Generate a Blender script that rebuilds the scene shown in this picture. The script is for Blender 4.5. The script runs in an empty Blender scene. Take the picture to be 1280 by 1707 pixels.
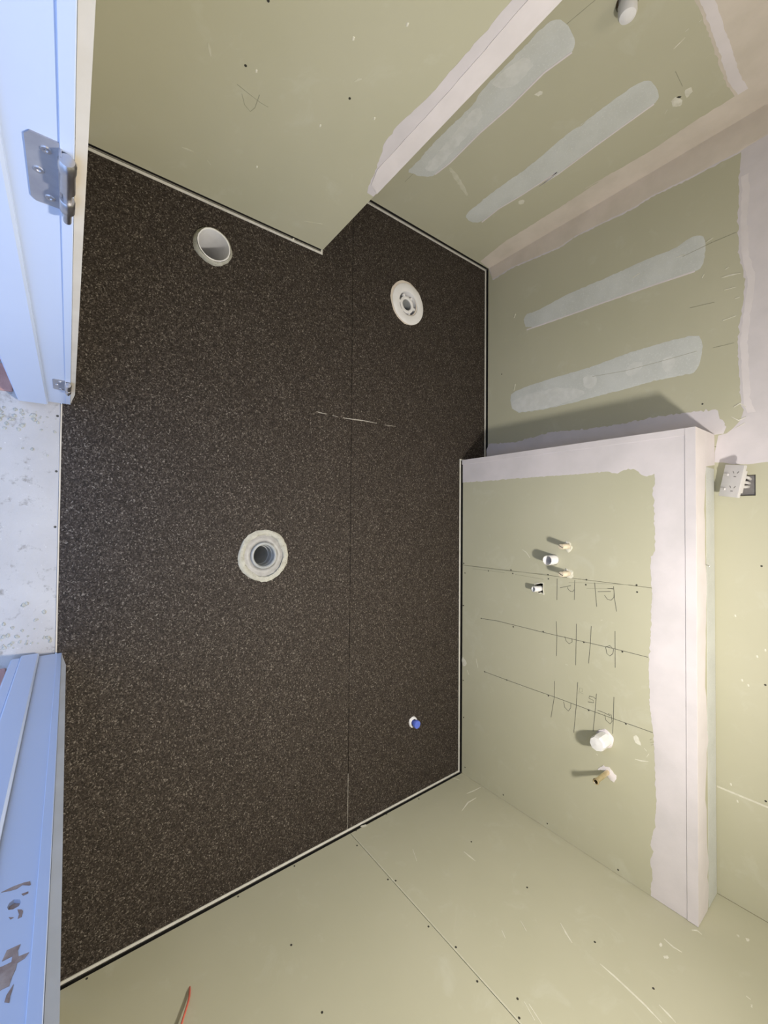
import bpy, bmesh, math, random
from mathutils import Vector, Matrix
from mathutils.geometry import delaunay_2d_cdt

# ------------------------------------------------------------------ measurements (metres)
# plane coordinates: walls facing along y use (x, z), walls facing along x use (y, z), floor uses (x, y)
NIB_THIN = [(0.8139,0.3768),(0.8045,0.3903),(0.7836,0.4576),(0.7681,0.5043),(0.7462,0.5624),(0.7385,0.6177),(0.7432,0.6713),(0.7537,0.7484),(0.7546,0.8004),(0.7546,0.8771),(0.7556,0.9556),(0.7534,1.0104)]
NIB_GROOVE = [(0.803,0.4146),(0.7823,0.4751),(0.7838,0.6153),(0.7864,0.7831),(0.7845,0.9106),(0.7811,1.0319)]
NIB_PENCIL = [[(0.334,0.4619),(0.3736,0.4561),(0.4007,0.453),(0.4219,0.4538)],[(0.3518,0.4454),(0.3681,0.4199),(0.3869,0.4112),(0.3935,0.4297),(0.3919,0.4513),(0.3907,0.4725)]]
NIB_SCUFF = [[(0.2479,0.5143),(0.254,0.504),(0.261,0.4888)],[(0.2587,0.1706),(0.2742,0.1729),(0.2924,0.1763)],[(0.5744,0.6575),(0.5796,0.6674),(0.586,0.6752)],[(0.3331,0.1696),(0.3474,0.1586)],[(0.6993,0.1139),(0.7636,0.1451)]]
NIB_SPECK = [(0.6028,0.8371),(0.6744,0.6094),(0.4677,0.2435),(0.7118,-0.0043),(0.5625,0.4954),(0.3621,0.5251),(0.5194,0.7372)]
NIB_SCREW = [(0.3311,0.6818),(0.3363,0.5205),(0.5882,0.6134)]
ALC_PATCH = [[(1.119,0.2294),(1.1227,0.285),(1.1148,0.3823),(1.1198,0.5527),(1.1229,0.5937),(1.1056,0.6332),(1.1063,0.7827),(1.1064,0.8858),(1.1241,0.9112),(1.1525,0.9187),(1.2001,0.9165),(1.2289,0.9073),(1.2396,0.8895),(1.2246,0.8015),(1.2313,0.6653),(1.2261,0.534),(1.2331,0.3711),(1.2268,0.2893),(1.2017,0.2574),(1.1505,0.2359)],[(1.5173,1.0012),(1.5377,1.0099),(1.5936,1.0093),(1.6164,1.0042),(1.626,0.9842),(1.627,0.9018),(1.6302,0.7695),(1.6382,0.6149),(1.6338,0.5337),(1.6251,0.6181),(1.6145,0.4417),(1.6016,0.3375),(1.6051,0.222),(1.5634,0.1976),(1.504,0.2074),(1.4993,0.3091),(1.4959,0.3968),(1.5086,0.5858),(1.4891,0.7192),(1.5057,0.8528),(1.4979,0.7385),(1.4969,0.8957),(1.5014,0.9745)]]
ALC_BLOB = [[(1.1598,0.2791),(1.1588,0.4008),(1.1306,0.5785),(1.1466,0.5995),(1.1708,0.5924),(1.1907,0.5631),(1.2003,0.4226),(1.2167,0.2996)],[(1.1062,0.6649),(1.1226,0.7853),(1.1462,0.7969),(1.175,0.7986),(1.1862,0.7422),(1.1719,0.6927)],[(1.2372,0.3512),(1.2657,0.3617),(1.4155,0.3138),(1.4255,0.294),(1.3363,0.3182)],[(1.257,0.739),(1.2662,0.762),(1.2792,0.7682),(1.2833,0.7514)],[(1.6318,0.4198),(1.6396,0.4444),(1.6621,0.4392),(1.6619,0.4143)]]
ALC_RIDGE = [[(1.2234,0.2927),(1.2318,0.3723),(1.2248,0.535),(1.2302,0.6661),(1.2235,0.8022),(1.2386,0.8901)],[(1.6073,0.232),(1.5997,0.339),(1.6126,0.443),(1.6234,0.6191),(1.6321,0.5348),(1.6365,0.6159),(1.6287,0.7703),(1.6255,0.9024),(1.6246,0.9847)]]
ALC_TAPE = [(1.8474,0.0225),(1.8168,0.2114),(1.8192,0.3561),(1.8201,0.5158),(1.8136,0.7098),(1.8032,0.6472),(1.8232,0.8896),(1.814,1.0687),(1.8165,1.1673),(1.7657,1.1617),(1.7405,1.1603),(1.5998,1.1657),(1.4891,1.1694),(1.3877,1.1711)]
ALC_PENCIL = [[(1.1551,0.9188),(1.1645,0.9981)],[(1.5605,1.0696),(1.6347,1.0672)],[(1.1475,0.1836),(1.1474,0.2395)]]
ALC_SCUFF = [[(1.4814,1.0895),(1.4776,1.1049),(1.4732,1.1224)],[(1.4558,1.1276),(1.4546,1.1369)],[(1.4586,1.1614),(1.4593,1.1685)],[(1.6963,0.994),(1.6852,1.006)]]
ALC_HOLE = [(1.6699,1.0419)]
ALC_CHIP = [[(1.6624,1.0244),(1.6569,1.0395),(1.6872,1.0515),(1.7079,1.0399),(1.6892,1.0213)],[(1.6556,1.0687),(1.662,1.0847),(1.6818,1.0816),(1.6923,1.0631),(1.6717,1.0624)]]
ALC_PLUG = [(1.2399,1.0531)]
BACK_TAPE = [(-1.4831,0.0124),(-1.3983,0.0391),(-1.4057,0.1721),(-1.3721,0.4587),(-1.3842,0.5348),(-1.367,0.7905),(-1.3743,0.8736),(-1.3641,0.9933),(-1.3606,1.1218),(-1.3586,1.1578),(-1.2677,1.1497),(-1.213,1.1519),(-1.1101,1.1462),(-0.9929,1.1481),(-0.9628,1.1517),(-0.8844,1.165),(-0.8144,1.1612),(-0.7379,1.1504),(-0.6504,1.143),(-0.5774,1.146),(-0.5048,1.149),(-0.4237,1.152),(-0.3949,1.162)]
BACK_SIDE = [(-0.4057,-0.001),(-0.4463,0.0165),(-0.4284,0.1903),(-0.451,0.4198),(-0.4361,0.5454),(-0.4318,0.7636),(-0.435,0.8862),(-0.433,0.9962),(-0.4258,1.0772),(-0.4012,1.0844),(-0.3702,1.1025),(-0.3416,1.1095)]
BACK_PATCH = [[(-1.1126,0.238),(-1.1032,0.3445),(-1.1187,0.4587),(-1.1186,0.5697),(-1.1153,0.7142),(-1.1188,0.8614),(-1.1092,0.9496),(-1.1272,0.9994),(-1.1215,1.0312),(-1.1007,1.0481),(-1.0518,1.0502),(-0.9909,1.0383),(-0.983,1.0147),(-0.9939,0.861),(-1.0042,0.6604),(-1.0078,0.5215),(-1.02,0.2652)],[(-0.6926,0.1549),(-0.7144,0.2052),(-0.7247,0.393),(-0.7228,0.6155),(-0.7389,0.7644),(-0.74,0.905),(-0.7342,1.0215),(-0.6941,1.0407),(-0.63,1.0327),(-0.5869,1.0168),(-0.585,0.9888),(-0.5897,0.8596),(-0.5825,0.764),(-0.5802,0.6597),(-0.5732,0.4841),(-0.5759,0.3239),(-0.5916,0.1821)]]
BACK_BLOB = [[(-0.6909,0.5634),(-0.6821,0.6379),(-0.6266,0.6322),(-0.6221,0.5809)],[(-0.6608,0.7542),(-0.6952,0.7841),(-0.6793,0.8368),(-0.6442,0.813),(-0.6315,0.7741)],[(-0.6718,0.8959),(-0.6784,0.9394),(-0.6447,0.9519),(-0.6111,0.9306),(-0.6184,0.9046)],[(-0.6716,0.3794),(-0.6704,0.4588),(-0.643,0.4459),(-0.6378,0.3997)],[(-0.6753,0.1708),(-0.6737,0.4459),(-0.6079,0.6153),(-0.5796,0.4715),(-0.5785,0.3239),(-0.5956,0.1821)]]
BACK_RIDGE = [[(-1.0253,0.2652),(-1.0114,0.5215),(-1.0065,0.6604),(-0.9959,0.861),(-0.9849,1.0147)]]
BACK_PENCIL = [[(-1.0635,0.9746),(-1.0702,1.0693),(-1.0697,1.1419)],[(-0.6768,0.6154),(-0.6633,0.7642),(-0.664,0.9047),(-0.6671,1.0211)],[(-0.8466,0.9981),(-0.8366,1.0756)],[(-0.6632,1.071),(-0.6612,1.1326)]]
BACK_SCUFF = [[(-0.92,1.0982),(-0.9191,1.1199),(-0.9116,1.1549)],[(-0.9471,1.1092),(-0.9511,1.12)],[(-0.8705,1.1052),(-0.8666,1.1407)],[(-0.7567,1.101),(-0.7599,1.1401)],[(-0.8246,1.137),(-0.825,1.1509)],[(-1.1196,0.1855),(-1.1398,0.1964)],[(-0.715,0.1865),(-0.7504,0.1958)],[(-1.0701,0.9537),(-1.0692,0.9828)],[(-0.9479,1.0381),(-0.9593,1.0444)],[(-0.4236,1.1312),(-0.4333,1.1486),(-0.4163,1.1656)],[(-0.3889,1.124),(-0.3715,1.1448),(-0.3809,1.1653)],[(-0.3458,1.1377),(-0.3594,1.1618)],[(-1.0804,1.0504),(-1.087,1.0732)],[(-1.0633,0.79),(-1.0711,0.8191)]]
BACK_SCREW = [(-0.4561,1.0365),(-0.8294,0.1056),(0.1542,1.2038),(0.5673,1.2109),(0.9688,1.2095)]
BACK_SPECK = [(0.342,1.1309),(0.4741,1.1902),(0.5705,1.1487),(0.583,1.1656),(1.0102,1.133),(0.446,1.2117),(0.9589,1.1145)]
BACK_SPLIT_X = 0.9869
LOW_COMP = [(-0.206,0.0066),(-0.2044,0.1716),(-0.2037,0.3441),(-0.2012,0.5312),(-0.1991,0.6542),(-0.2004,0.779),(-0.1882,0.813),(-0.2,0.8395),(-0.204,0.8717),(-0.192,0.8905),(-0.1776,0.8997),(-0.1705,0.921),(-0.1772,0.9448),(-0.1406,0.9476),(-0.1145,0.9387),(-0.0679,0.9432),(-0.0017,0.9442),(0.0643,0.9469),(0.1172,0.9437),(0.1313,0.9319),(0.2503,0.9345),(0.3031,0.9343),(0.4258,0.9309),(0.4246,0.9309),(0.5119,0.9247),(0.5845,0.9245),(0.6889,0.9271),(0.7392,0.9328),(0.7891,0.9385),(0.8551,0.9416),(0.9576,0.9442),(1.0337,0.9468),(1.1201,0.9425),(1.1948,0.9259),(1.2134,0.9375),(1.2534,0.9257),(1.2865,0.9343),(1.3714,0.9282)]
LOW_LAYER = [[(0.2642,0.9388),(0.2567,0.9703),(0.2703,1.0155),(0.3043,1.0179),(0.3079,0.9803),(0.3031,0.9386)],[(0.615,0.9322),(0.6193,0.9638),(0.5936,1.0239),(0.6884,1.0427),(0.7257,0.9685),(0.6758,0.9532)],[(0.08,1.0213),(0.084,1.0525),(0.2529,1.0551),(0.2552,1.0205)]]
LOW_PENCIL = [[(0.2574,0.5614),(0.3519,0.5603)],[(0.2961,0.5746),(0.2798,0.6246)],[(0.2889,0.6082),(0.2987,0.6137),(0.3043,0.6219),(0.3049,0.6327),(0.2952,0.6386)],[(0.2531,0.6419),(0.2923,0.6408),(0.3393,0.6397)],[(0.2544,0.7258),(0.3516,0.7341)],[(0.2897,0.7381),(0.2814,0.7897)],[(0.2997,0.7647),(0.315,0.7765),(0.3162,0.7906),(0.3039,0.8008),(0.2892,0.8022)],[(0.2596,0.8),(0.3083,0.8036),(0.3575,0.8113)],[(0.271,0.7766),(0.2702,0.8)],[(0.4467,0.5575),(0.5107,0.5603),(0.5997,0.5586)],[(0.4388,0.6487),(0.6151,0.6459)],[(0.436,0.7116),(0.5096,0.708),(0.5921,0.7004)],[(0.4356,0.8051),(0.5795,0.8053)],[(0.5155,0.1386),(0.508,0.2414),(0.5094,0.494),(0.5075,0.6805),(0.5059,0.8049),(0.5074,0.9218)],[(0.5049,0.5971),(0.5221,0.6026),(0.532,0.6163),(0.5208,0.6299),(0.5055,0.6288)],[(0.507,0.7691),(0.5326,0.7738),(0.5392,0.7855),(0.5265,0.7971),(0.5091,0.7995),(0.498,0.7856),(0.507,0.7691)],[(0.713,0.5496),(0.7815,0.5487),(0.8786,0.5325)],[(0.6845,0.6543),(0.7866,0.648),(0.9039,0.6371)],[(0.7067,0.7325),(0.7832,0.727),(0.8641,0.7185)],[(0.6963,0.8004),(0.7809,0.7983),(0.8428,0.7954)],[(0.786,0.1619),(0.7864,0.2986),(0.7847,0.461),(0.7829,0.5445),(0.7831,0.648),(0.7832,0.727),(0.7827,0.7936),(0.7811,0.8689),(0.7803,0.9372)],[(0.789,0.5919),(0.8118,0.5966),(0.8213,0.6129),(0.8042,0.6235),(0.7841,0.6244)],[(0.7793,0.7651),(0.8,0.7698),(0.8081,0.7857),(0.7949,0.7936),(0.77,0.7897),(0.7703,0.7779)],[(0.7721,0.7366),(0.7722,0.7619),(0.7755,0.7858)],[(0.7287,0.7292),(0.7245,0.7208),(0.7261,0.7039),(0.7353,0.7018),(0.7379,0.7187),(0.7474,0.7216),(0.7517,0.6975)]]
LOW_FAINT = [[(0.7331,0.6582),(0.7056,0.6627),(0.7042,0.6737),(0.7163,0.6759),(0.7229,0.6627),(0.7264,0.6781)],[(0.8111,0.9269),(0.8044,0.9338)],[(0.8199,0.9286),(0.8136,0.9388)],[(0.8286,0.9303),(0.8223,0.9405)],[(0.2482,0.0156),(0.2516,0.2405),(0.2438,0.514)],[(0.2615,0.0785),(0.2605,0.2835)],[(0.2625,0.3453),(0.2685,0.4964)],[(0.2674,0.6146),(0.2567,0.7287),(0.2454,0.8705)],[(0.2837,0.692),(0.269,0.7986)]]
LOW_SCUFF = [[(0.1389,0.3835),(0.1519,0.4067),(0.1763,0.4262)],[(0.9048,0.8758),(0.9015,0.8972),(0.8924,0.9215)],[(0.8498,0.9078),(0.8575,0.9165)],[(0.8784,0.9164),(0.8639,0.9233)],[(0.9508,0.7309),(0.953,0.738)],[(0.8132,0.0441),(0.8334,0.0567)],[(0.7344,0.1051),(0.7778,0.1173)],[(0.7859,0.3762),(0.7944,0.3811)],[(1.3903,0.072),(1.3923,0.132)],[(0.623,0.5998),(0.6251,0.6108)],[(0.4032,0.7501),(0.4018,0.7573)]]
LOW_CHIP = [[(0.8195,0.8706),(0.8103,0.885),(0.8329,0.8938),(0.8468,0.8991),(0.8449,0.8885),(0.8413,0.8742)],[(0.742,0.0055),(0.7671,0.0376),(0.7856,0.0402),(0.8068,0.0098)]]
LOW_SCREW = [(0.2383,0.0168),(0.29,0.0261),(0.262,0.1838),(0.2434,0.3209),(0.2597,0.3311),(0.2451,0.5175),(0.2633,0.5193),(0.2465,0.692),(0.2677,0.689),(0.2437,0.8836),(0.2699,0.8854),(0.4696,0.0143),(0.5155,0.1386),(0.5178,0.3348),(0.5061,0.494),(0.5098,0.6805),(0.5101,0.832),(0.786,0.1619),(0.7864,0.2986),(0.7875,0.5197),(0.7858,0.7004),(0.7846,0.8442),(0.4692,0.0168),(0.8764,0.0166),(1.0757,0.0203),(1.3389,0.0319),(1.3555,0.2795),(1.3547,0.279),(1.3577,0.5148),(1.3614,0.8147)]
LOW_SPLIT_X = 0.2474
LOW_HOLE = [(0.297,0.4519),(0.2942,0.4644),(0.2878,0.4799),(0.2883,0.4934),(0.3129,0.4922),(0.3346,0.4953),(0.3297,0.483),(0.3338,0.4707),(0.3232,0.4582)]
BRASS_PLASTER = [(1.0118,0.7383),(0.9951,0.7473),(0.9852,0.7595),(0.9809,0.7814),(0.9874,0.7932),(1.002,0.8086),(1.0156,0.8094),(1.0289,0.7989),(1.0277,0.7853),(1.0194,0.7734),(1.0,0.7755),(1.0027,0.7615)]
RIGHT_SCREW = [(1.3994,0.0231),(1.2068,0.0105),(1.0363,0.0099),(0.9929,0.0825),(0.9963,0.2908),(1.0168,0.3126),(0.9938,0.5177),(1.0178,0.6202),(0.9951,0.7267),(1.0169,0.8564),(1.3967,0.3598),(1.3941,0.6326),(1.3945,0.8837),(1.053,0.8262),(0.587,0.5156),(1.3971,1.0532),(0.5151,0.0185),(0.737,0.0193),(0.5965,0.2941),(0.067,0.0168)]
RIGHT_SCUFF = [[(1.3309,0.376),(1.3315,0.4033),(1.3323,0.4359)],[(1.5083,0.2069),(1.5744,0.1854),(1.6333,0.1871)],[(1.1687,0.2391),(1.1423,0.2933)],[(1.1831,0.6753),(1.1696,0.6992)],[(1.3644,0.7814),(1.3458,0.8126),(1.3318,0.8402)],[(1.062,0.8418),(1.0464,0.8854)],[(1.0677,0.8532),(1.0547,0.9016)],[(1.262,0.6941),(1.246,0.7276)],[(1.6201,0.1379),(1.6655,0.1449),(1.7163,0.1484)],[(1.6568,0.0076),(1.6721,0.0437)],[(1.5884,1.0172),(1.5821,1.0445),(1.5857,1.0679)],[(1.3396,0.9255),(1.3387,0.9657),(1.3352,1.0048),(1.3301,1.0542),(1.321,1.0996)],[(1.3627,1.0789),(1.3585,1.1023),(1.3525,1.1234)],[(1.5919,1.2243),(1.5906,1.2344)],[(1.6975,1.0624),(1.7106,1.0738),(1.7068,1.0881)],[(1.0104,0.2962),(1.0076,0.307)]]
RIGHT_SMEAR = [[(1.5578,1.0122),(1.5695,1.0174),(1.5562,1.0229),(1.5473,1.0183)],[(1.5251,1.0358),(1.5407,1.0455),(1.5295,1.0491),(1.517,1.041)],[(1.8008,1.1552),(1.8051,1.1658),(1.7912,1.1664)],[(1.8117,1.1782),(1.8144,1.189),(1.7999,1.1895),(1.7979,1.1823)],[(1.5732,1.2378),(1.5785,1.2406),(1.5717,1.2431),(1.565,1.2413)],[(1.0661,-0.0027),(1.0955,0.0051),(1.0898,0.0186),(1.0656,0.0111)]]
RED_WIRE = [(0.3112,0.2061),(0.3035,0.2418),(0.294,0.2695),(0.2712,0.3101),(0.26,0.3314)]
CHALK = [[(-0.4557,0.8287),(-0.4532,0.8476),(-0.4528,0.8795)],[(-0.4512,0.9056),(-0.4497,0.9322)],[(-0.4493,0.9592),(-0.4508,1.0147),(-0.4536,1.0723),(-0.4526,1.1474)],[(-0.452,1.1943),(-0.4537,1.263)]]
DRAIN = (-0.9855,0.4009)
FLANGE = (-1.0812,1.3353)
WASTE = (0.1444,0.6071)
STUB = (1.0128,1.3854)
SEAM_Y = 1.0051
STRIKE_HOLE = [(-0.0433,0.9732),(-0.0421,0.9677),(-0.0386,0.9655),(-0.0339,0.9691),(-0.0325,0.9744),(-0.034,0.9785),(-0.0382,0.9796),(-0.042,0.9776)]
STRIKE_CHIP = [[(-0.0498,0.947),(-0.0439,0.9458),(-0.0386,0.9461),(-0.0333,0.9452),(-0.0269,0.9471),(-0.0254,0.9526),(-0.0281,0.9541),(-0.0331,0.9483),(-0.0375,0.9507),(-0.0421,0.9501)],[(-0.0337,0.9619),(-0.0261,0.9621),(-0.0266,0.9659),(-0.0319,0.966)],[(-0.0337,0.9831),(-0.0307,0.984),(-0.0292,0.9952),(-0.0334,0.9969)],[(-0.041,0.9887),(-0.0366,0.9916),(-0.0393,0.9925)],[(-0.0394,1.0304),(-0.0297,1.0288),(-0.0295,1.0358),(-0.0299,1.0437),(-0.0234,1.0449),(-0.0257,1.0488),(-0.0295,1.05),(-0.0328,1.0627),(-0.034,1.0709),(-0.0382,1.0694),(-0.0417,1.0703),(-0.0454,1.0457),(-0.0398,1.0461),(-0.0329,1.0464),(-0.0347,1.0401),(-0.0397,1.0403)],[(-0.035,1.0787),(-0.0309,1.0714),(-0.0313,1.0816),(-0.0332,1.0869),(-0.0358,1.0832)]]
CAM_RIGHT = [-0.0077,0.794,0.6078]
CAM_UP = [-0.9998,-0.017,0.0094]
CAM_BACK = [0.0178,-0.6076,0.794]
FOCAL = 687.0042
XR = 1.3811
YH = 1.7274
ZH = 1.0721
XHL = -0.3299
YB = 1.9401
XN = -1.1444
YN = 0.8401
XA = -1.4815
XJL = -0.3377
XJR = 0.4027
ZF = -0.010          # top of the rubber mat
CEIL = 2.40
YF = -0.012          # inner face of the doorway wall
BOARD = 0.013        # plasterboard thickness
BB = 0.009           # bottom edge of the boards above datum

# ------------------------------------------------------------------ camera, world, lights, exposure
scene = bpy.context.scene
col = scene.collection
cam_data = bpy.data.cameras.new('camera')
cam = bpy.data.objects.new('camera', cam_data)
col.objects.link(cam)
cam_data.sensor_fit = 'VERTICAL'
cam_data.sensor_height = 36.0
cam_data.sensor_width = 27.0
cam_data.lens = FOCAL * 36.0 / 1707.0
cam_data.clip_start = 0.01
cx, cy, cz = Vector(CAM_RIGHT).normalized(), Vector(CAM_UP).normalized(), Vector(CAM_BACK).normalized()
m = Matrix((cx, cy, cz)).transposed().to_4x4()
m.translation = Vector((0, 0, 1.55))
cam.matrix_world = m
scene.camera = cam

world = bpy.data.worlds.new('daylight')
scene.world = world
world.use_nodes = True
bg = world.node_tree.nodes['Background']
bg.inputs['Color'].default_value = (0.41, 0.585, 1.0, 1)
bg.inputs['Strength'].default_value = 2.0

# work lamp hung in the room: bare bulb plus the beam of its reflector facing down
for kind_, watt in (('POINT', 20), ('AREA', 28)):
    lamp_data = bpy.data.lights.new('work_lamp', kind_)
    lamp_data.energy = watt
    lamp_data.color = (1.0, 0.945, 0.86)
    if kind_ == 'AREA': lamp_data.shape = 'DISK'; lamp_data.size = 0.12
    else: lamp_data.shadow_soft_size = 0.06
    lamp = bpy.data.objects.new('work_lamp', lamp_data)
    lamp.location = (0.46, 0.90, 1.78)
    lamp.rotation_euler = Vector((-0.14, -0.16, -0.98)).to_track_quat('-Z', 'Y').to_euler()
    col.objects.link(lamp)

# weak unseen fill light added below the ceiling to lift the upper walls
fill_data = bpy.data.lights.new('upper_fill_light', 'POINT')
fill_data.energy = 9
fill_data.color = (1.0, 0.88, 0.76)
fill_data.shadow_soft_size = 0.15
fill_light = bpy.data.objects.new('upper_fill_light', fill_data)
fill_light.location = (-0.65, 1.25, 2.22)
col.objects.link(fill_light)

# unseen area light added to send cool hall daylight onto the left wall
hall_fill_data = bpy.data.lights.new('hall_fill_light', 'AREA')
hall_fill_data.shape = 'RECTANGLE'
hall_fill_data.size = 1.1; hall_fill_data.size_y = 1.5
hall_fill_data.energy = 10
hall_fill_data.color = (0.45, 0.65, 1.0)
hall_fill = bpy.data.objects.new('hall_fill_light', hall_fill_data)
hall_fill.location = (3.1, -1.55, 1.35)
hall_fill.rotation_euler = Vector((-1.0, 0.40, -0.05)).to_track_quat('-Z', 'Z').to_euler()
col.objects.link(hall_fill)

scene.view_settings.view_transform = 'Standard'
scene.view_settings.look = 'None'
scene.view_settings.gamma = 1.0
scene.view_settings.use_curve_mapping = False
scene.view_settings.exposure = -0.10

# ------------------------------------------------------------------ materials
MATS = {}
def new_mat(name, rough=0.6, metal=0.0, spec=0.5):
    mt = bpy.data.materials.new(name)
    mt.use_nodes = True
    nt = mt.node_tree
    b = nt.nodes['Principled BSDF']
    b.inputs['Roughness'].default_value = rough
    b.inputs['Metallic'].default_value = metal
    b.inputs['Specular IOR Level'].default_value = spec
    MATS[name] = mt
    return mt, nt, b
def noise(nt, scale, detail=3, rough=0.55, dist=0.0, mapping=None):
    tc = nt.nodes.new('ShaderNodeTexCoord')
    n = nt.nodes.new('ShaderNodeTexNoise')
    n.inputs['Scale'].default_value = scale
    n.inputs['Detail'].default_value = detail
    n.inputs['Roughness'].default_value = rough
    n.inputs['Distortion'].default_value = dist
    src = tc.outputs['Object']
    if mapping:
        mp = nt.nodes.new('ShaderNodeMapping')
        mp.inputs['Scale'].default_value = mapping
        nt.links.new(src, mp.inputs['Vector']); src = mp.outputs['Vector']
    nt.links.new(src, n.inputs['Vector'])
    return n.outputs['Fac']
def ramp(nt, fac, stops):
    r = nt.nodes.new('ShaderNodeValToRGB')
    e = r.color_ramp.elements
    while len(e) < len(stops): e.new(0.5)
    for i, (p, c) in enumerate(stops):
        e[i].position = p; e[i].color = (*c, 1) if len(c) == 3 else c
    nt.links.new(fac, r.inputs['Fac'])
    return r.outputs['Color']
def mix(nt, fac, a, b, mode='MIX'):
    mx = nt.nodes.new('ShaderNodeMix'); mx.data_type = 'RGBA'; mx.blend_type = mode
    for sock, v in ((mx.inputs['Factor'], fac), (mx.inputs['A'], a), (mx.inputs['B'], b)):
        if hasattr(v, 'links'): nt.links.new(v, sock)
        elif isinstance(v, tuple): sock.default_value = (*v, 1)
        else: sock.default_value = v
    return mx.outputs['Result']
def bump(nt, b, h, strength, dist=0.002):
    bp = nt.nodes.new('ShaderNodeBump')
    bp.inputs['Strength'].default_value = strength
    bp.inputs['Distance'].default_value = dist
    nt.links.new(h, bp.inputs['Height'])
    nt.links.new(bp.outputs['Normal'], b.inputs['Normal'])
def bw(nt, fac, lo, hi): return ramp(nt, fac, [(lo, (0, 0, 0)), (hi, (1, 1, 1))])
def setc(nt, b, c):
    if isinstance(c, tuple): b.inputs['Base Color'].default_value = (*c, 1)
    else: nt.links.new(c, b.inputs['Base Color'])

def mottled(name, c1, c2, scale=4, rough=0.6, spec=0.4, metal=0, bs=0.0, bscale=300, fleck=None):
    mt, nt, b = new_mat(name, rough, metal, spec)
    c = mix(nt, bw(nt, noise(nt, scale, 5), 0.35, 0.65), c1, c2)
    if fleck: c = mix(nt, bw(nt, noise(nt, fleck[0], 4), fleck[1], fleck[1] + 0.06), c, fleck[2])
    setc(nt, b, c)
    if bs: bump(nt, b, noise(nt, bscale, 4), bs)
    return mt

# moisture resistant plasterboard: grey-green paper with faint dust and rubbed patches
mt, nt, b = new_mat('green_board', 0.62, 0, 0.35)
c = mix(nt, bw(nt, noise(nt, 2.2, 4), 0.3, 0.7), (0.476, 0.462, 0.340), (0.510, 0.492, 0.372))
c = mix(nt, bw(nt, noise(nt, 9, 6, 0.65, 0.6), 0.58, 0.78), c, (0.54, 0.53, 0.42))
c = mix(nt, bw(nt, noise(nt, 70, 5, 0.7), 0.72, 0.80), c, (0.62, 0.61, 0.50))
setc(nt, b, c)
bump(nt, b, noise(nt, 420, 3), 0.05, 0.001)

mottled('white_compound', (0.68, 0.635, 0.66), (0.61, 0.575, 0.595), 7, 0.7, 0.3, bs=0.25, bscale=60)
mottled('bright_compound', (0.75, 0.70, 0.715), (0.69, 0.645, 0.655), 9, 0.65, 0.3, bs=0.2, bscale=50)
mt, nt, b = new_mat('grey_compound', 0.7, 0, 0.3)
c = mix(nt, bw(nt, noise(nt, 10, 5), 0.3, 0.7), (0.56, 0.575, 0.55), (0.63, 0.645, 0.625))
c = mix(nt, bw(nt, noise(nt, 160, 5, 0.7), 0.55, 0.75), c, (0.72, 0.73, 0.71))
setc(nt, b, c); bump(nt, b, noise(nt, 200, 4), 0.2)
mottled('pale_filler', (0.70, 0.705, 0.685), (0.62, 0.63, 0.605), 30, 0.7, 0.3, bs=0.3, bscale=120)
mottled('cream_compound', (0.68, 0.61, 0.54), (0.60, 0.54, 0.47), 8, 0.7, 0.3, bs=0.2, bscale=60)
mottled('scuff_white', (0.74, 0.72, 0.63), (0.62, 0.60, 0.50), 60, 0.7, 0.3)
mottled('faint_scuff', (0.60, 0.58, 0.47), (0.54, 0.53, 0.41), 60, 0.7, 0.3)
mottled('pencil', (0.10, 0.10, 0.085), (0.16, 0.155, 0.125), 150, 0.5)
mottled('faint_pencil', (0.30, 0.295, 0.22), (0.37, 0.36, 0.27), 150, 0.6)
mottled('white_pvc', (0.80, 0.79, 0.80), (0.74, 0.73, 0.73), 20, 0.35)
mottled('outlet_plastic', (0.62, 0.60, 0.60), (0.58, 0.565, 0.565), 20, 0.35)
mottled('slot_grey', (0.17, 0.16, 0.16), (0.22, 0.21, 0.21), 50, 0.6)
mottled('beige_plastic', (0.68, 0.60, 0.47), (0.60, 0.52, 0.40), 40, 0.45)
mottled('blue_plastic', (0.10, 0.16, 0.62), (0.13, 0.19, 0.68), 40, 0.35)
mottled('brass', (0.86, 0.74, 0.52), (0.76, 0.63, 0.42), 60, 0.38, 0.5, 1.0)
mottled('steel', (0.62, 0.61, 0.62), (0.50, 0.49, 0.50), 40, 0.32, 0.5, 1.0)
mottled('dull_steel', (0.36, 0.36, 0.40), (0.43, 0.43, 0.46), 40, 0.55, 0.5, 0.6)
mottled('screw_dark', (0.05, 0.05, 0.045), (0.09, 0.085, 0.07), 200, 0.5, 0.5, 0.5)
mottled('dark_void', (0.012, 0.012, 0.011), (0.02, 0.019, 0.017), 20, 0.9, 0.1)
mottled('stud_timber', (0.20, 0.14, 0.08), (0.26, 0.18, 0.10), 12, 0.8)
mottled('white_paint_daylit', (0.53, 0.60, 0.75), (0.51, 0.58, 0.73), 3, 0.38, 0.5, bs=0.05, bscale=40)  # white frame paint with the blue daylight cast put into its colour
mottled('bare_timber', (0.62, 0.55, 0.44), (0.56, 0.49, 0.38), 14, 0.65, 0.3, bs=0.1, bscale=90)
mottled('chipped_timber', (0.23, 0.15, 0.12), (0.42, 0.33, 0.28), 60, 0.8, 0.3, bs=0.5, bscale=120)
mottled('white_trim', (0.72, 0.70, 0.64), (0.60, 0.585, 0.53), 25, 0.5)
mottled('red_insulation', (0.68, 0.17, 0.12), (0.62, 0.14, 0.10), 30, 0.35)
mottled('plaster_crumb', (0.47, 0.46, 0.405), (0.37, 0.36, 0.31), 45, 0.85, 0.2, bs=0.8, bscale=130, fleck=(180, 0.62, (0.24, 0.23, 0.20)))
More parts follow.
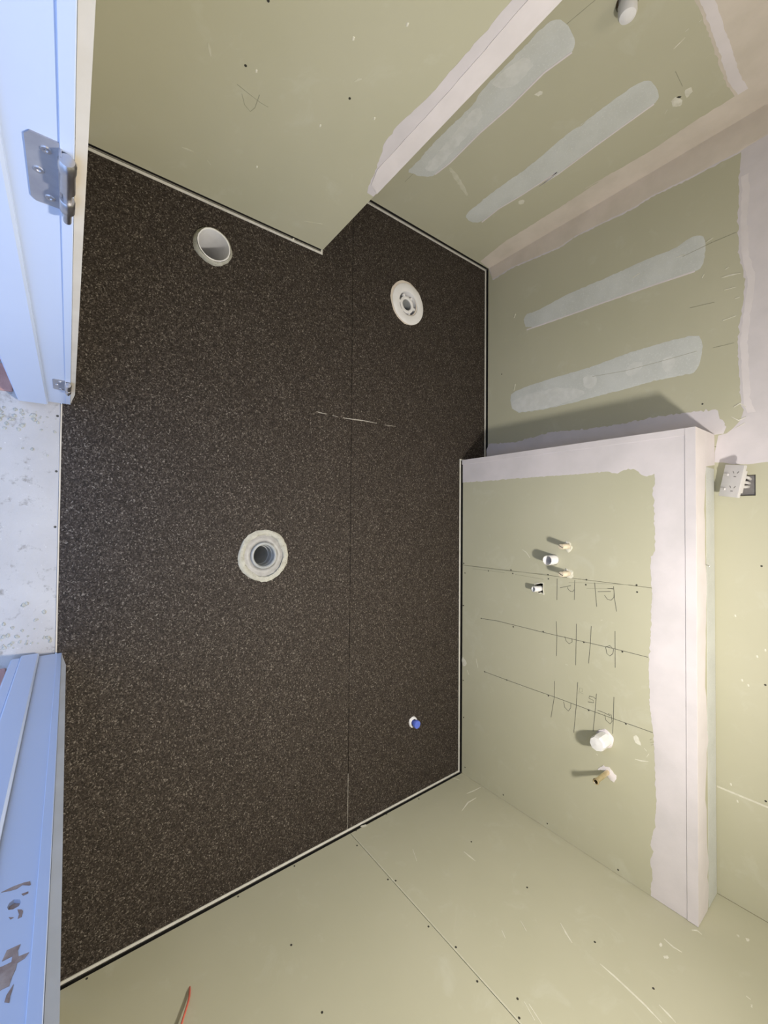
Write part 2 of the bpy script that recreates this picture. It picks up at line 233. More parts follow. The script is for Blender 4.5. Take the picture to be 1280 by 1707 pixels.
mottled('waste_grey', (0.34, 0.33, 0.315), (0.27, 0.262, 0.25), 40, 0.45, 0.5, bs=0.5, bscale=70)
mottled('grey_pvc', (0.42, 0.43, 0.43), (0.34, 0.35, 0.35), 30, 0.5)
mottled('pink_brick', (0.52, 0.30, 0.25), (0.44, 0.24, 0.20), 25, 0.85, 0.2, bs=0.5, bscale=150)
mottled('subfloor', (0.50, 0.46, 0.36), (0.40, 0.37, 0.30), 15, 0.9)
mottled('ceiling_paint', (0.60, 0.585, 0.54), (0.56, 0.545, 0.50), 3, 0.8)
mottled('chalk', (0.50, 0.47, 0.43), (0.26, 0.24, 0.21), 120, 0.8)
mottled('black_isolation', (0.012, 0.011, 0.010), (0.02, 0.018, 0.016), 30, 0.9, 0.2)

# recycled rubber acoustic mat: black granules with brown and grey flecks
mt, nt, b = new_mat('rubber', 0.5, 0, 0.25)
tc = nt.nodes.new('ShaderNodeTexCoord')
nz = nt.nodes.new('ShaderNodeTexNoise'); nz.inputs['Scale'].default_value = 90; nz.inputs['Detail'].default_value = 2
nt.links.new(tc.outputs['Object'], nz.inputs['Vector'])
va = nt.nodes.new('ShaderNodeVectorMath'); va.operation = 'MULTIPLY_ADD'
nt.links.new(nz.outputs['Color'], va.inputs[0]); va.inputs[1].default_value = (0.012, 0.012, 0.012)
nt.links.new(tc.outputs['Object'], va.inputs[2])
vo = nt.nodes.new('ShaderNodeTexVoronoi'); vo.inputs['Scale'].default_value = 300
nt.links.new(va.outputs['Vector'], vo.inputs['Vector'])
sp = nt.nodes.new('ShaderNodeSeparateColor'); nt.links.new(vo.outputs['Color'], sp.inputs['Color'])
fleck = ramp(nt, sp.outputs['Red'], [(0.0, (0.013, 0.0090, 0.0062)), (0.45, (0.030, 0.0225, 0.0175)), (0.80, (0.062, 0.049, 0.040)), (0.94, (0.105, 0.088, 0.074)), (1.0, (0.20, 0.175, 0.15))])
setc(nt, b, fleck)
rr = nt.nodes.new('ShaderNodeMapRange'); nt.links.new(sp.outputs['Green'], rr.inputs['Value'])
rr.inputs['To Min'].default_value = 0.5; rr.inputs['To Max'].default_value = 0.75
nt.links.new(rr.outputs['Result'], b.inputs['Roughness'])
ad = nt.nodes.new('ShaderNodeMath'); ad.operation = 'ADD'
nt.links.new(sp.outputs['Blue'], ad.inputs[0]); nt.links.new(noise(nt, 260, 3), ad.inputs[1])
bump(nt, b, ad.outputs[0], 0.8, 0.0025)

# worn concrete sill in the doorway
mt, nt, b = new_mat('concrete', 0.85, 0, 0.25)
c = mix(nt, bw(nt, noise(nt, 6, 6), 0.3, 0.7), (0.42, 0.40, 0.385), (0.50, 0.48, 0.46))
c = mix(nt, bw(nt, noise(nt, 26, 6, 0.75), 0.57, 0.68), c, (0.29, 0.27, 0.245))
c = mix(nt, bw(nt, noise(nt, 120, 4, 0.7), 0.66, 0.72), c, (0.62, 0.60, 0.58))
setc(nt, b, c); bump(nt, b, noise(nt, 60, 6, 0.7), 0.5, 0.003)

# ------------------------------------------------------------------ mesh helpers
def tag(o, label=None, cat=None, group=None, kind=None):
    if label: o['label'] = label
    if cat: o['category'] = cat
    if group: o['group'] = group
    if kind: o['kind'] = kind
    return o
def link(name, me, mat, parent=None, kind=None, loc=None, rot=None, smooth=False):
    if mat and not me.materials: me.materials.append(MATS[mat])
    if smooth:
        for p in me.polygons: p.use_smooth = True
    o = bpy.data.objects.new(name, me)
    col.objects.link(o)
    if parent: o.parent = parent
    if loc is not None: o.location = loc
    if rot is not None: o.rotation_euler = rot
    if kind: o['kind'] = kind
    return o
def from_bm(bm, name):
    bmesh.ops.recalc_face_normals(bm, faces=bm.faces)
    me = bpy.data.meshes.new(name); bm.to_mesh(me); bm.free()
    return me
def empty(name, loc, rot=(0, 0, 0)):
    o = bpy.data.objects.new(name, None); col.objects.link(o)
    o.location = loc; o.rotation_euler = rot; o.empty_display_size = 0.05
    return o
def pip(x, y, poly):
    r = False; j = len(poly) - 1
    for i in range(len(poly)):
        xi, yi = poly[i]; xj, yj = poly[j]
        if (yi > y) != (yj > y) and x < (xj - xi) * (y - yi) / (yj - yi) + xi: r = not r
        j = i
    return r
# planes: name -> function (a, b, depth towards the room) -> point
PL = {
    'low':   lambda a, b, d: (a, YH - d, b),
    'back':  lambda a, b, d: (a, YB - d, b),
    'right': lambda a, b, d: (XR - d, a, b),
    'nib':   lambda a, b, d: (XN + d, a, b),
    'alc':   lambda a, b, d: (XA + d, a, b),
    'floor': lambda a, b, d: (a, b, ZF + d),
    'ledge': lambda a, b, d: (a, b, ZH + d),
    'jleft': lambda a, b, d: (XJL + d, a, b),
    'jright': lambda a, b, d: (XJR - d, a, b),
    'front': lambda a, b, d: (a, YF + d, b),
    'ret':   lambda a, b, d: (a, YN + d, b),
    'lowend': lambda a, b, d: (XHL - d, a, b),
    'flat':  lambda a, b, d: (a, b, d),
}
def slab_bm(bm, poly, d0, d1, plane, holes=(), feather=None):
    """polygon with holes extruded between two depths of a plane"""
    P = PL[plane] if isinstance(plane, str) else plane
    vs, es = [], []
    for loop in [poly] + list(holes):
        s = len(vs); n = len(loop)
        vs += [Vector(p) for p in loop]
        es += [(s + i, s + (i + 1) % n) for i in range(n)]
    if feather is not None:      # inner points so that the middle stands proud and the rim feathers out
        rn = random.Random(len(poly)); g = 0.011
        xs = [p[0] for p in poly]; ys = [p[1] for p in poly]
        y = min(ys) + g / 2
        while y < max(ys):
            x = min(xs) + g / 2
            while x < max(xs):
                q = (x + rn.uniform(-0.2, 0.2) * g, y + rn.uniform(-0.2, 0.2) * g)
                if pip(*q, poly) and min((q[0] - p[0]) ** 2 + (q[1] - p[1]) ** 2 for p in poly) > (0.45 * g) ** 2: vs.append(Vector(q))
                x += g if abs(d1) < 0.01 else 1
            y += g
    ov, oe, of, *_ = delaunay_2d_cdt(vs, es, [], 0, 1e-7)
    tris = []
    for f in of:
        x = sum(ov[i][0] for i in f) / 3; y = sum(ov[i][1] for i in f) / 3
        if pip(x, y, poly) and not any(pip(x, y, h) for h in holes): tris.append(tuple(f))
    cnt = {}
    for f in tris:
        for i in range(3):
            k = (f[i], f[(i + 1) % 3]); cnt[tuple(sorted(k))] = cnt.get(tuple(sorted(k)), 0) + 1
    rim = {i for k, n in cnt.items() if n == 1 for i in k}
    top = [bm.verts.new(P(v[0], v[1], (feather if feather is not None and i in rim else d1 * (1 if feather is None else 0.85 + 0.15 * math.sin(v[0] * 90) * math.cos(v[1] * 70))))) for i, v in enumerate(ov)]
    bot = [bm.verts.new(P(v[0], v[1], d0)) for v in ov]
    for f in tris:
        bm.faces.new([top[i] for i in f]); bm.faces.new([bot[i] for i in reversed(f)])
        for i in range(3):
            k = (f[i], f[(i + 1) % 3])
            if cnt[tuple(sorted(k))] == 1: bm.faces.new([top[k[1]], top[k[0]], bot[k[0]], bot[k[1]]])
    for v in list(bm.verts):
        if not v.link_faces: bm.verts.remove(v)
def slab(name, poly, d0, d1, plane, mat, parent=None, holes=(), kind=None, feather=None):
    bm = bmesh.new(); slab_bm(bm, poly, d0, d1, plane, holes, feather)
    o = link(name, from_bm(bm, name), mat, parent, kind)
    return sm(o, 28) if feather is not None else o
def rect(a0, a1, b0, b1): return [(a0, b0), (a1, b0), (a1, b1), (a0, b1)]
def circle(cx, cy, r, n=32, wob=0, seed=0):
    rn = random.Random(seed)
    return [(cx + (r + rn.uniform(-wob, wob)) * math.cos(2 * math.pi * i / n), cy + (r + rn.uniform(-wob, wob)) * math.sin(2 * math.pi * i / n)) for i in range(n)]
def ragged(poly, seed, seg=0.009, amp=0.0016, keep=None, closed=True):
    """trowelled edge: subdivide the outline and shake it; points for which keep() is true stay put"""
    rn = random.Random(seed); out = []; n = len(poly)
    for i in range(n if closed else n - 1):
        a, b = Vector(poly[i]), Vector(poly[(i + 1) % n])
        k = max(1, int((b - a).length / seg))
        for j in range(k):
            p = a.lerp(b, j / k)
            fixed = keep and keep(p[0], p[1]) and (j == 0 or keep(b[0], b[1]))
            if not fixed: p = p + Vector((rn.gauss(0, amp), rn.gauss(0, amp)))
            out.append((p[0], p[1]))
    return out
def rounded(poly, it=2):
    for _ in range(it):
        q = []
        for i in range(len(poly)):
            a, b = poly[i], poly[(i + 1) % len(poly)]
            q += [(a[0] * .75 + b[0] * .25, a[1] * .75 + b[1] * .25), (a[0] * .25 + b[0] * .75, a[1] * .25 + b[1] * .75)]
        poly = q
    return poly
def ribbon_bm(bm, pts, w, d0, d1, plane, taper=False):
    """pencil line or scrape lying on a surface, a few tenths of a millimetre proud"""
    P = PL[plane]; n = len(pts); L, R = [], []
    for i in range(n):
        a = Vector(pts[max(0, i - 1)]); b = Vector(pts[min(n - 1, i + 1)]); t = b - a
        if t.length < 1e-9: t = Vector((1, 0))
        t.normalize(); nn = Vector((-t[1], t[0])); c = Vector(pts[i])
        ww = w * (0.35 if taper and i in (0, n - 1) else 1) / 2
        L.append(c + nn * ww); R.append(c - nn * ww)
    for i in range(n - 1):
        q = [L[i], L[i + 1], R[i + 1], R[i]]
        hi = [bm.verts.new(P(v[0], v[1], d1)) for v in q]; lo = [bm.verts.new(P(v[0], v[1], d0)) for v in q]
        bm.faces.new(hi)
        for k in range(4): bm.faces.new([hi[k], hi[(k + 1) % 4], lo[(k + 1) % 4], lo[k]])
def strokes(name, lists, w, plane, mat, parent, d=0.0004, taper=False, kind=None):
    bm = bmesh.new()
    for s in lists: ribbon_bm(bm, s, w, -0.0002, d, plane, taper)
    return link(name, from_bm(bm, name), mat, parent, kind)
def lathe_me(name, prof, n=32, wob=None, seed=0, closed=False):
    """profile (radius, height) turned about z; wob[i] shakes ring i"""
    rn = random.Random(seed); bm = bmesh.new(); rings = []
    for i, (r, z) in enumerate(prof):
        if r < 1e-6: rings.append([bm.verts.new((0, 0, z))]); continue
        wv = (wob or {}).get(i, 0); ph = rn.uniform(0, 6.28)
        ring = []
        for k in range(n):
            a = 2 * math.pi * k / n
            rr = r + wv * (0.6 * math.sin(2 * a + ph) + 0.4 * math.sin(5 * a + 2 * ph) + rn.uniform(-0.5, 0.5))
            ring.append(bm.verts.new((rr * math.cos(a), rr * math.sin(a), z + wv * 0.25 * rn.uniform(-1, 1))))
        rings.append(ring)
    pairs = list(zip(rings, rings[1:])) + ([(rings[-1], rings[0])] if closed else [])
    for A, B in pairs:
        if len(A) == 1 and len(B) == 1: continue
        for k in range(n):
            if len(A) == 1: bm.faces.new((A[0], B[k], B[(k + 1) % n]))
            elif len(B) == 1: bm.faces.new((A[k], A[(k + 1) % n], B[0]))
            else: bm.faces.new((A[k], A[(k + 1) % n], B[(k + 1) % n], B[k]))
    return from_bm(bm, name)
def tube_me(name, pts, r, n=10, cap=True, radii=None):
    bm = bmesh.new(); rings = []; P = [Vector(p) for p in pts]; up = None
    for i, p in enumerate(P):
        t = (P[min(i + 1, len(P) - 1)] - P[max(i - 1, 0)]).normalized()
        if up is None: up = t.orthogonal().normalized()
        up = (up - t * up.dot(t)).normalized(); s = t.cross(up)
        rr = radii[i] if radii else r
        rings.append([bm.verts.new(p + rr * (math.cos(2 * math.pi * k / n) * up + math.sin(2 * math.pi * k / n) * s)) for k in range(n)])
    for A, B in zip(rings, rings[1:]):
        for k in range(n): bm.faces.new((A[k], A[(k + 1) % n], B[(k + 1) % n], B[k]))
    if cap: bm.faces.new(rings[0]); bm.faces.new(rings[-1])
    return from_bm(bm, name)
def box_bm(bm, x0, x1, y0, y1, z0, z1, bev=0):
    r = bmesh.ops.create_cube(bm, size=1)
    vs = r['verts']
    for v in vs: v.co = Vector(((x0 + x1) / 2 + v.co.x * (x1 - x0), (y0 + y1) / 2 + v.co.y * (y1 - y0), (z0 + z1) / 2 + v.co.z * (z1 - z0)))
    if bev:
        es = list({e for v in vs for e in v.link_edges})
        bmesh.ops.bevel(bm, geom=es, offset=bev, segments=2, affect='EDGES', profile=0.6)
def box(name, x0, x1, y0, y1, z0, z1, mat, parent=None, bev=0, kind=None):
    bm = bmesh.new(); box_bm(bm, x0, x1, y0, y1, z0, z1, bev)
    return link(name, from_bm(bm, name), mat, parent, kind)
def sm(o, ang=40):
    for p in o.data.polygons: p.use_smooth = True
    try: o.data.set_sharp_from_angle(angle=math.radians(ang))
    except Exception: pass
    return o

# ------------------------------------------------------------------ the setting
# floor: pale screed, two rubber mat sheets with cut-outs, seam, chalk
drain, flange, waste, stub = DRAIN, FLANGE, WASTE, STUB
inner = [(-0.60, YF), (XJL + 0.01, YF), (XJL + 0.01, -0.022), (XJR - 0.01, -0.022), (XJR - 0.01, YF), (XR, YF), (XR, YH), (XHL, YH), (XHL, YB), (XA, YB), (XA, YN), (XN, YN), (XN, YF)]
pipe_holes = [circle(*drain, 0.056), circle(*flange, 0.062), circle(*waste, 0.056)]
outer = [(XA - 0.05, -0.022), (XR + 0.05, -0.022), (XR + 0.05, YB + 0.05), (XA - 0.05, YB + 0.05)]
floor = slab('floor', outer, -0.09, -0.010, 'floor', 'subfloor', None, pipe_holes, 'structure')
G = 0.0085     # edge strip width along the walls
XS0, XS1 = XN + G, XR - G
matA = [(XS0, YF + 0.002), (XJL - 0.02, YF + 0.002), (XJL - 0.02, -0.020), (XJR + 0.02, -0.020), (XJR + 0.02, YF + 0.002), (XS1, YF + 0.002), (XS1, SEAM_Y - 0.0013), (XA + G, SEAM_Y - 0.0013), (XA + G, YN + G), (XS0, YN + G)]
matB = [(XA + G, SEAM_Y + 0.0013), (XS1, SEAM_Y + 0.0013), (XS1, YH - G), (XHL - G, YH - G), (XHL - G, YB - G), (XA + G, YB - G)]
slab('rubber_mat', matA, -0.010, 0, 'floor', 'rubber', floor, [circle(*drain, 0.060), circle(*waste, 0.088)])
slab('rubber_mat', matB, -0.010, 0, 'floor', 'rubber', floor, [circle(*flange, 0.094), circle(*stub, 0.018)])
strokes('chalk_scratch', CHALK, 0.0045, 'floor', 'chalk', floor, 0.0004, True)
slab('seam_backing', rect(-0.45, 1.13, SEAM_Y - 0.0012, SEAM_Y + 0.0012), -0.0098, -0.004, 'floor', 'black_isolation', floor)
slab('seam_filler', rect(1.131, XS1, SEAM_Y - 0.0012, SEAM_Y + 0.0012), -0.0098, -0.001, 'floor', 'chalk', floor)

# white edge strips round the mat
def edge_strip(n, poly): slab('trim_%d' % n, poly, -0.0099, 0.003, 'floor', 'white_trim', None, (), 'structure')
edge_strip(1, rect(XN, XN + G, YF, YN))
edge_strip(2, [(XA, YN), (XN + G, YN), (XN + G, YN + G), (XA, YN + G)])
edge_strip(3, rect(XA, XA + G, YN + G, YB - G))
edge_strip(4, rect(XA, XHL - G, YB - G, YB))
edge_strip(5, rect(XHL - G, XHL, YH - G, YB))
edge_strip(6, rect(XHL, XR - G, YH - G, YH))
edge_strip(7, rect(XR - G, XR, YF, YH))

def wall(name, poly, d0, plane, holes=()):
    w = slab(name, poly, d0, -BOARD - 0.0005, plane, 'stud_timber', None, holes, 'structure')
    return w
def board(parent, poly, plane, holes=()):
    return slab('plasterboard_sheet', poly, -BOARD, 0, plane, 'green_board', parent, holes)
def isolation(parent, poly, plane):      # black strip behind the gap under the boards
    return slab('isolation_strip', poly, -BOARD, -0.007, plane, 'black_isolation', parent)
def compound(parent, poly, plane, mat='white_compound', d=0.0012, name='joint_compound', feather=0.0003):
    return slab(name, poly, -0.0004, d, plane, mat, parent, (), None, feather)
JT = 0.0007

# left wall: short wall beside the doorway with an outside corner
wl = wall('wall_left', rect(-0.14, YN, ZF, CEIL), -0.30, 'nib')
board(wl, rect(YF, YN, BB, CEIL), 'nib')
isolation(wl, rect(YF, YN - 0.001, ZF, BB - 0.0005), 'nib')
slab('plasterboard_sheet', rect(XA + 0.001, XN - BOARD, BB, CEIL), -BOARD, 0, 'ret', 'green_board', wl)
isolation(wl, rect(XA + 0.001, XN - BOARD, ZF, BB - 0.0005), 'ret')
thin = ragged(NIB_THIN, 11, 0.012, 0.0012, None, False) + [(0.756, 1.2), (0.752, 1.6), (0.757, 2.0), (0.754, CEIL - 0.01), (YN - 0.0005, CEIL - 0.01), (YN - 0.0005, NIB_THIN[0][1])]
compound(wl, thin, 'nib', 'white_compound', 0.0010)
thick = ragged(NIB_GROOVE, 12, 0.02, 0.0005, None, False) + [(NIB_GROOVE[-1][0], CEIL - 0.01), (YN + 0.0012, CEIL - 0.01), (YN + 0.0012, NIB_GROOVE[0][1] - 0.02)]
compound(wl, thick, 'nib', 'bright_compound', 0.0028, 'corner_bead', 0.0022)
slab('corner_bead', rect(XN - 0.09, XN + 0.0008, NIB_GROOVE[0][1], CEIL - 0.01), -0.0004, 0.0012, 'ret', 'bright_compound', wl)
strokes('pencil_mark', NIB_PENCIL, 0.0016, 'nib', 'faint_pencil', wl)
strokes('plaster_scuff', NIB_SCUFF, 0.006, 'nib', 'faint_scuff', wl, 0.0005, True)

# alcove wall
wa = wall('wall_alcove', rect(YN, YB + 0.12, ZF, CEIL), -0.12, 'alc')
hole_a = circle(ALC_HOLE[0][0], ALC_HOLE[0][1], 0.010, 12, 0.003, 4)
plug_a = circle(ALC_PLUG[0][0], ALC_PLUG[0][1], 0.030, 20)
board(wa, rect(YN + JT, YB - JT, BB, 1.2), 'alc', [hole_a, plug_a])
board(wa, rect(YN + JT, YB - JT, 1.2 + JT, CEIL), 'alc')
isolation(wa, rect(YN, YB - 0.001, ZF, BB - 0.0005), 'alc')
tape = ragged(ALC_TAPE, 21, 0.012, 0.0012, None, False) + [(YN + 0.005, 1.155), (YN + 0.005, 1.33), (YB - 0.0005, 1.33), (YB - 0.0005, 0.012)]
compound(wa, tape, 'alc', 'cream_compound', 0.0008)
for i, s in enumerate(ALC_PATCH): compound(wa, ragged(rounded(s, 1), 30 + i, 0.010, 0.0010), 'alc', 'grey_compound', 0.0009)
for i, s in enumerate(ALC_BLOB):
    compound(wa, ragged(rounded(s), 40 + i, 0.008, 0.0015), 'alc', ('pale_filler' if i < 2 else 'faint_scuff' if i == 2 else 'scuff_white'), 0.0012 if i < 2 else 0.0006, 'filler_smear', 0.00102 if i < 2 else 0.0003)
strokes('filler_ridge', ALC_RIDGE, 0.006, 'alc', 'bright_compound', wa, 0.0013)
strokes('pencil_mark', ALC_PENCIL, 0.0018, 'alc', 'faint_pencil', wa)
strokes('plaster_scuff', ALC_SCUFF, 0.004, 'alc', 'scuff_white', wa, 0.0006, True)
for i, s in enumerate(ALC_CHIP): compound(wa, ragged(s, 46 + i, 0.006, 0.001), 'alc', 'scuff_white', 0.003, 'plaster_crumb')

edge = [(y, z + 0.020) for y, z in ALC_TAPE[-6:]]
slab('filler_smear', ragged([(y, z - 0.012) for y, z in edge] + [(y, z + 0.016) for y, z in reversed(edge)], 22, 0.012, 0.0012), -0.0004, 0.0011, 'alc', 'bright_compound', wa)

# back wall
wb = wall('wall_back', rect(XA - 0.12, XR + 0.12, ZF, CEIL), -0.12, 'back')
OUT_HOLE = rect(-0.170, -0.095, 1.128, 1.190)
X_TAPE = -0.285
board(wb, rect(XA, X_TAPE - JT, BB, 1.2), 'back')
board(wb, rect(XA, X_TAPE - JT, 1.2 + JT, CEIL), 'back')
board(wb, rect(X_TAPE + JT, BACK_SPLIT_X - 0.0014, 1.0, CEIL), 'back', [OUT_HOLE])
board(wb, rect(BACK_SPLIT_X + 0.0014, XR - JT, 1.0, CEIL), 'back')
isolation(wb, rect(XA, XHL, ZF, BB - 0.0005), 'back')
tape = ragged(BACK_TAPE[1:], 51, 0.010, 0.0014, None, False) + [(-0.372, 1.150), (-0.345, 1.128), (-0.330, 1.110), (-0.326, 1.085), (-0.262, 1.074), (-0.225, 1.0735), (-0.222, 1.10), (-0.212, 1.13), (-0.208, 1.17), (-0.212, 1.22), (-0.205, 1.26), (-0.21, 1.33), (XA + 0.0005, 1.33), (XA + 0.0005, 0.012)]
compound(wb, tape, 'back', 'white_compound', 0.0008)
vt = [p for p in BACK_TAPE[1:] if p[0] < -1.34]
compound(wb, ragged([(p[0] - 0.006, p[1]) for p in vt], 53, 0.012, 0.001, None, False) + [(-1.375, 1.29), (XA + 0.0006, 1.30), (XA + 0.0006, 0.02)], 'back', 'cream_compound', 0.0014, feather=0.0010)
edge = [(x, z + 0.020) for x, z in BACK_TAPE if x > -1.34]
slab('filler_smear', ragged([(x, z - 0.013) for x, z in edge] + [(x, z + 0.008) for x, z in reversed(edge)], 54, 0.012, 0.0012), -0.0004, 0.0011, 'back', 'bright_compound', wb)
side = ragged(BACK_SIDE, 52, 0.009, 0.0022, None, False) + [(XHL - 0.0002, 1.100), (XHL - 0.0002, 0.0)]
compound(wb, side, 'back', 'white_compound', 0.0009)
for i, s in enumerate(BACK_PATCH): compound(wb, ragged(rounded(s, 1), 60 + i, 0.010, 0.0010), 'back', 'grey_compound', 0.0009)
for i, s in enumerate(BACK_BLOB): compound(wb, ragged(rounded(s), 70 + i, 0.008, 0.0012), 'back', 'pale_filler', 0.0012, 'filler_smear', 0.00102)
strokes('filler_ridge', BACK_RIDGE, 0.006, 'back', 'bright_compound', wb, 0.0013)
strokes('pencil_mark', BACK_PENCIL, 0.0014, 'back', 'faint_pencil', wb, 0.0012)
strokes('plaster_scuff', BACK_SCUFF, 0.0045, 'back', 'scuff_white', wb, 0.0022, True)
strokes('joint_line', [[(BACK_SPLIT_X, ZH + 0.001), (BACK_SPLIT_X, 1.7)]], 0.006, 'back', 'scuff_white', wb, 0.0006)

slab('outlet_box', rect(-0.168, -0.097, 1.130, 1.188), -BOARD - 0.0004, -BOARD + 0.004, 'back', 'slot_grey', wb)

# right wall
wr = wall('wall_right', rect(-0.14, YB + 0.12, ZF, CEIL), -0.12, 'right')
YSP = 1.0065
board(wr, rect(YF, YSP - 0.0009, BB, CEIL), 'right')
board(wr, rect(YSP + 0.0009, YB - JT, BB, CEIL), 'right')
isolation(wr, rect(YF, YH, ZF, BB - 0.0005), 'right')
strokes('joint_line', [[(YSP + 0.0035, 0.02), (YSP + 0.0035, 0.4), (YSP + 0.003, 1.0), (YSP + 0.0035, 1.6)]], 0.0045, 'right', 'faint_scuff', wr, 0.0005)
strokes('plaster_scuff', RIGHT_SCUFF, 0.006, 'right', 'scuff_white', wr, 0.0006, True)
for i, s in enumerate(RIGHT_SMEAR): compound(wr, ragged(rounded(s), 80 + i, 0.006, 0.0008), 'right', 'scuff_white', 0.001, 'filler_smear')

# half-height wall with a ledge in front of the back wall
lw_holes = [LOW_HOLE, circle(0.1107, 0.6125, 0.015, 16), circle(0.2285, 0.6125, 0.015, 16), circle(0.1745, 0.5465, 0.0235, 20), circle(0.8735, 0.766, 0.030, 24), circle(1.0024, 0.7767, 0.0105, 16)]
wh = slab('wall_low', rect(XHL + BOARD, XR, ZF, ZH - BOARD), -(YB - YH) + BOARD + 0.001, -BOARD - 0.0005, 'low', 'stud_timber', None, [rect(0.28, 0.345, 0.44, 0.51)], 'structure')
board(wh, rect(XHL, LOW_SPLIT_X - JT, BB, ZH), 'low', [h for h in lw_holes if h[0][0] < LOW_SPLIT_X])
board(wh, rect(LOW_SPLIT_X + JT, XR - 0.0012, BB, ZH), 'low', [h for h in lw_holes if h[0][0] > LOW_SPLIT_X])
slab('plasterboard_sheet', rect(YH + BOARD, YB - 0.0005, BB, ZH), -BOARD, 0, 'lowend', 'green_board', wh)
slab('ledge_board', rect(XHL + BOARD, XR - 0.0012, YH + BOARD, YB - 0.0005), -BOARD, 0, 'ledge', 'green_board', wh)
isolation(wh, rect(XHL + 0.001, XR, ZF, BB - 0.0005), 'low')
isolation(wh, rect(YH + 0.02, YB - 0.001, ZF, BB - 0.0005), 'lowend')
comp = ragged(LOW_COMP, 90, 0.008, 0.0013, None, False) + [(XR - 0.0015, LOW_COMP[-1][1]), (XR - 0.0015, ZH - 0.0002), (XHL + 0.0002, ZH - 0.0002), (XHL + 0.0002, LOW_COMP[0][1])]
compound(wh, comp, 'low', 'white_compound', 0.0008, feather=0.0003)
slab('corner_bead', rect(XHL - 0.0010, XR - 0.002, ZH - 0.030, ZH + 0.0010), -0.0004, 0.0030, 'low', 'white_compound', wh)
slab('corner_bead', rect(XHL - 0.0010, XHL + 0.024, 0.004, ZH - 0.031), -0.0004, 0.0026, 'low', 'white_compound', wh)
rn = random.Random(5)
led = [(XHL - 0.0008, YH - 0.0008), (XR - 0.002, YH - 0.0008)] + [(XR - 0.002 - i * (XR - XHL - 0.13) / 40, YH + 0.095 + 0.02 * math.sin(i * 0.5) * rn.random() + rn.uniform(-0.004, 0.004)) for i in range(41)] + [(XHL + 0.115, YB - 0.001), (XHL - 0.0008, YB - 0.001)]
slab('joint_compound', led, -0.0004, 0.0014, 'ledge', 'bright_compound', wh)
slab('joint_compound', rect(XHL + 0.13, XR - 0.002, YH + 0.112, YB - 0.006), -0.0004, 0.0008, 'ledge', 'grey_compound', wh)
slab('joint_compound', rect(YH, YB - 0.001, 0.004, ZH), -0.0004, 0.001, 'lowend', 'white_compound', wh)
for i, s in enumerate(LOW_LAYER): compound(wh, ragged(rounded(s), 95 + i, 0.008, 0.001), 'low', 'white_compound', 0.0011, 'filler_smear', 0.00092)
strokes('pencil_mark', LOW_PENCIL, 0.0022, 'low', 'pencil', wh)
strokes('faint_pencil_mark', LOW_FAINT, 0.0018, 'low', 'faint_pencil', wh)
strokes('plaster_scuff', LOW_SCUFF, 0.0045, 'low', 'scuff_white', wh, 0.0006, True)
for i, s in enumerate(LOW_CHIP): compound(wh, ragged(rounded(s), 100 + i, 0.006, 0.0008), 'low', 'scuff_white', 0.0012, 'filler_smear')
box('hole_shade_panel', 0.281, 0.344, YH + BOARD + 0.06, YH + BOARD + 0.064, 0.441, 0.509, 'dark_void', wh)  # near-black panel, the shade of the open cavity put into its colour

# screw heads in the boards
scr = lathe_me('screw_head', [(0, 0.0), (0.0012, 0.0001), (0.0032, 0.0005), (0.0036, -0.0004)], 10)
scr.materials.append(MATS['screw_dark'])
ROT = {'low': (math.pi / 2, 0, 0), 'back': (math.pi / 2, 0, 0), 'right': (0, -math.pi / 2, 0), 'nib': (0, math.pi / 2, 0), 'alc': (0, math.pi / 2, 0)}
for pl, par, pts in (('low', wh, LOW_SCREW), ('right', wr, RIGHT_SCREW), ('back', wb, BACK_SCREW), ('nib', wl, NIB_SCREW)):
    for a, b2 in pts:
        link('screw_head', scr, None, par, None, PL[pl](a, b2, 0.0002), ROT[pl])
spk = lathe_me('plaster_speck', [(0, 0.0012), (0.003, 0.0008), (0.0042, -0.0002)], 7, {1: 0.001, 2: 0.0015}, 3)
spk.materials.append(MATS['scuff_white'])
for pl, par, pts in (('nib', wl, NIB_SPECK), ('back', wb, BACK_SPECK)):
    for a, b2 in pts: link('plaster_speck', spk, None, par, None, PL[pl](a, b2, 0.0), ROT[pl])

# doorway wall, ceiling
wf = slab('wall_front', rect(XA - 0.2, XR + 0.12, ZF, CEIL), -0.105, -BOARD - 0.0005, 'front', 'stud_timber', None, [rect(XJL - 0.022, XJR + 0.022, ZF - 0.02, 2.062)], 'structure')
wf_poly = [(XN - 0.01, BB), (XJL - 0.022, BB), (XJL - 0.022, 2.062), (XJR + 0.022, 2.062), (XJR + 0.022, BB), (XR, BB), (XR, CEIL), (XN - 0.01, CEIL)]
board(wf, wf_poly, 'front')
box('ceiling', XA - 0.2, XR + 0.12, -0.14, YB + 0.12, CEIL + 0.0005, CEIL + 0.05, 'ceiling_paint', None, 0, 'structure')

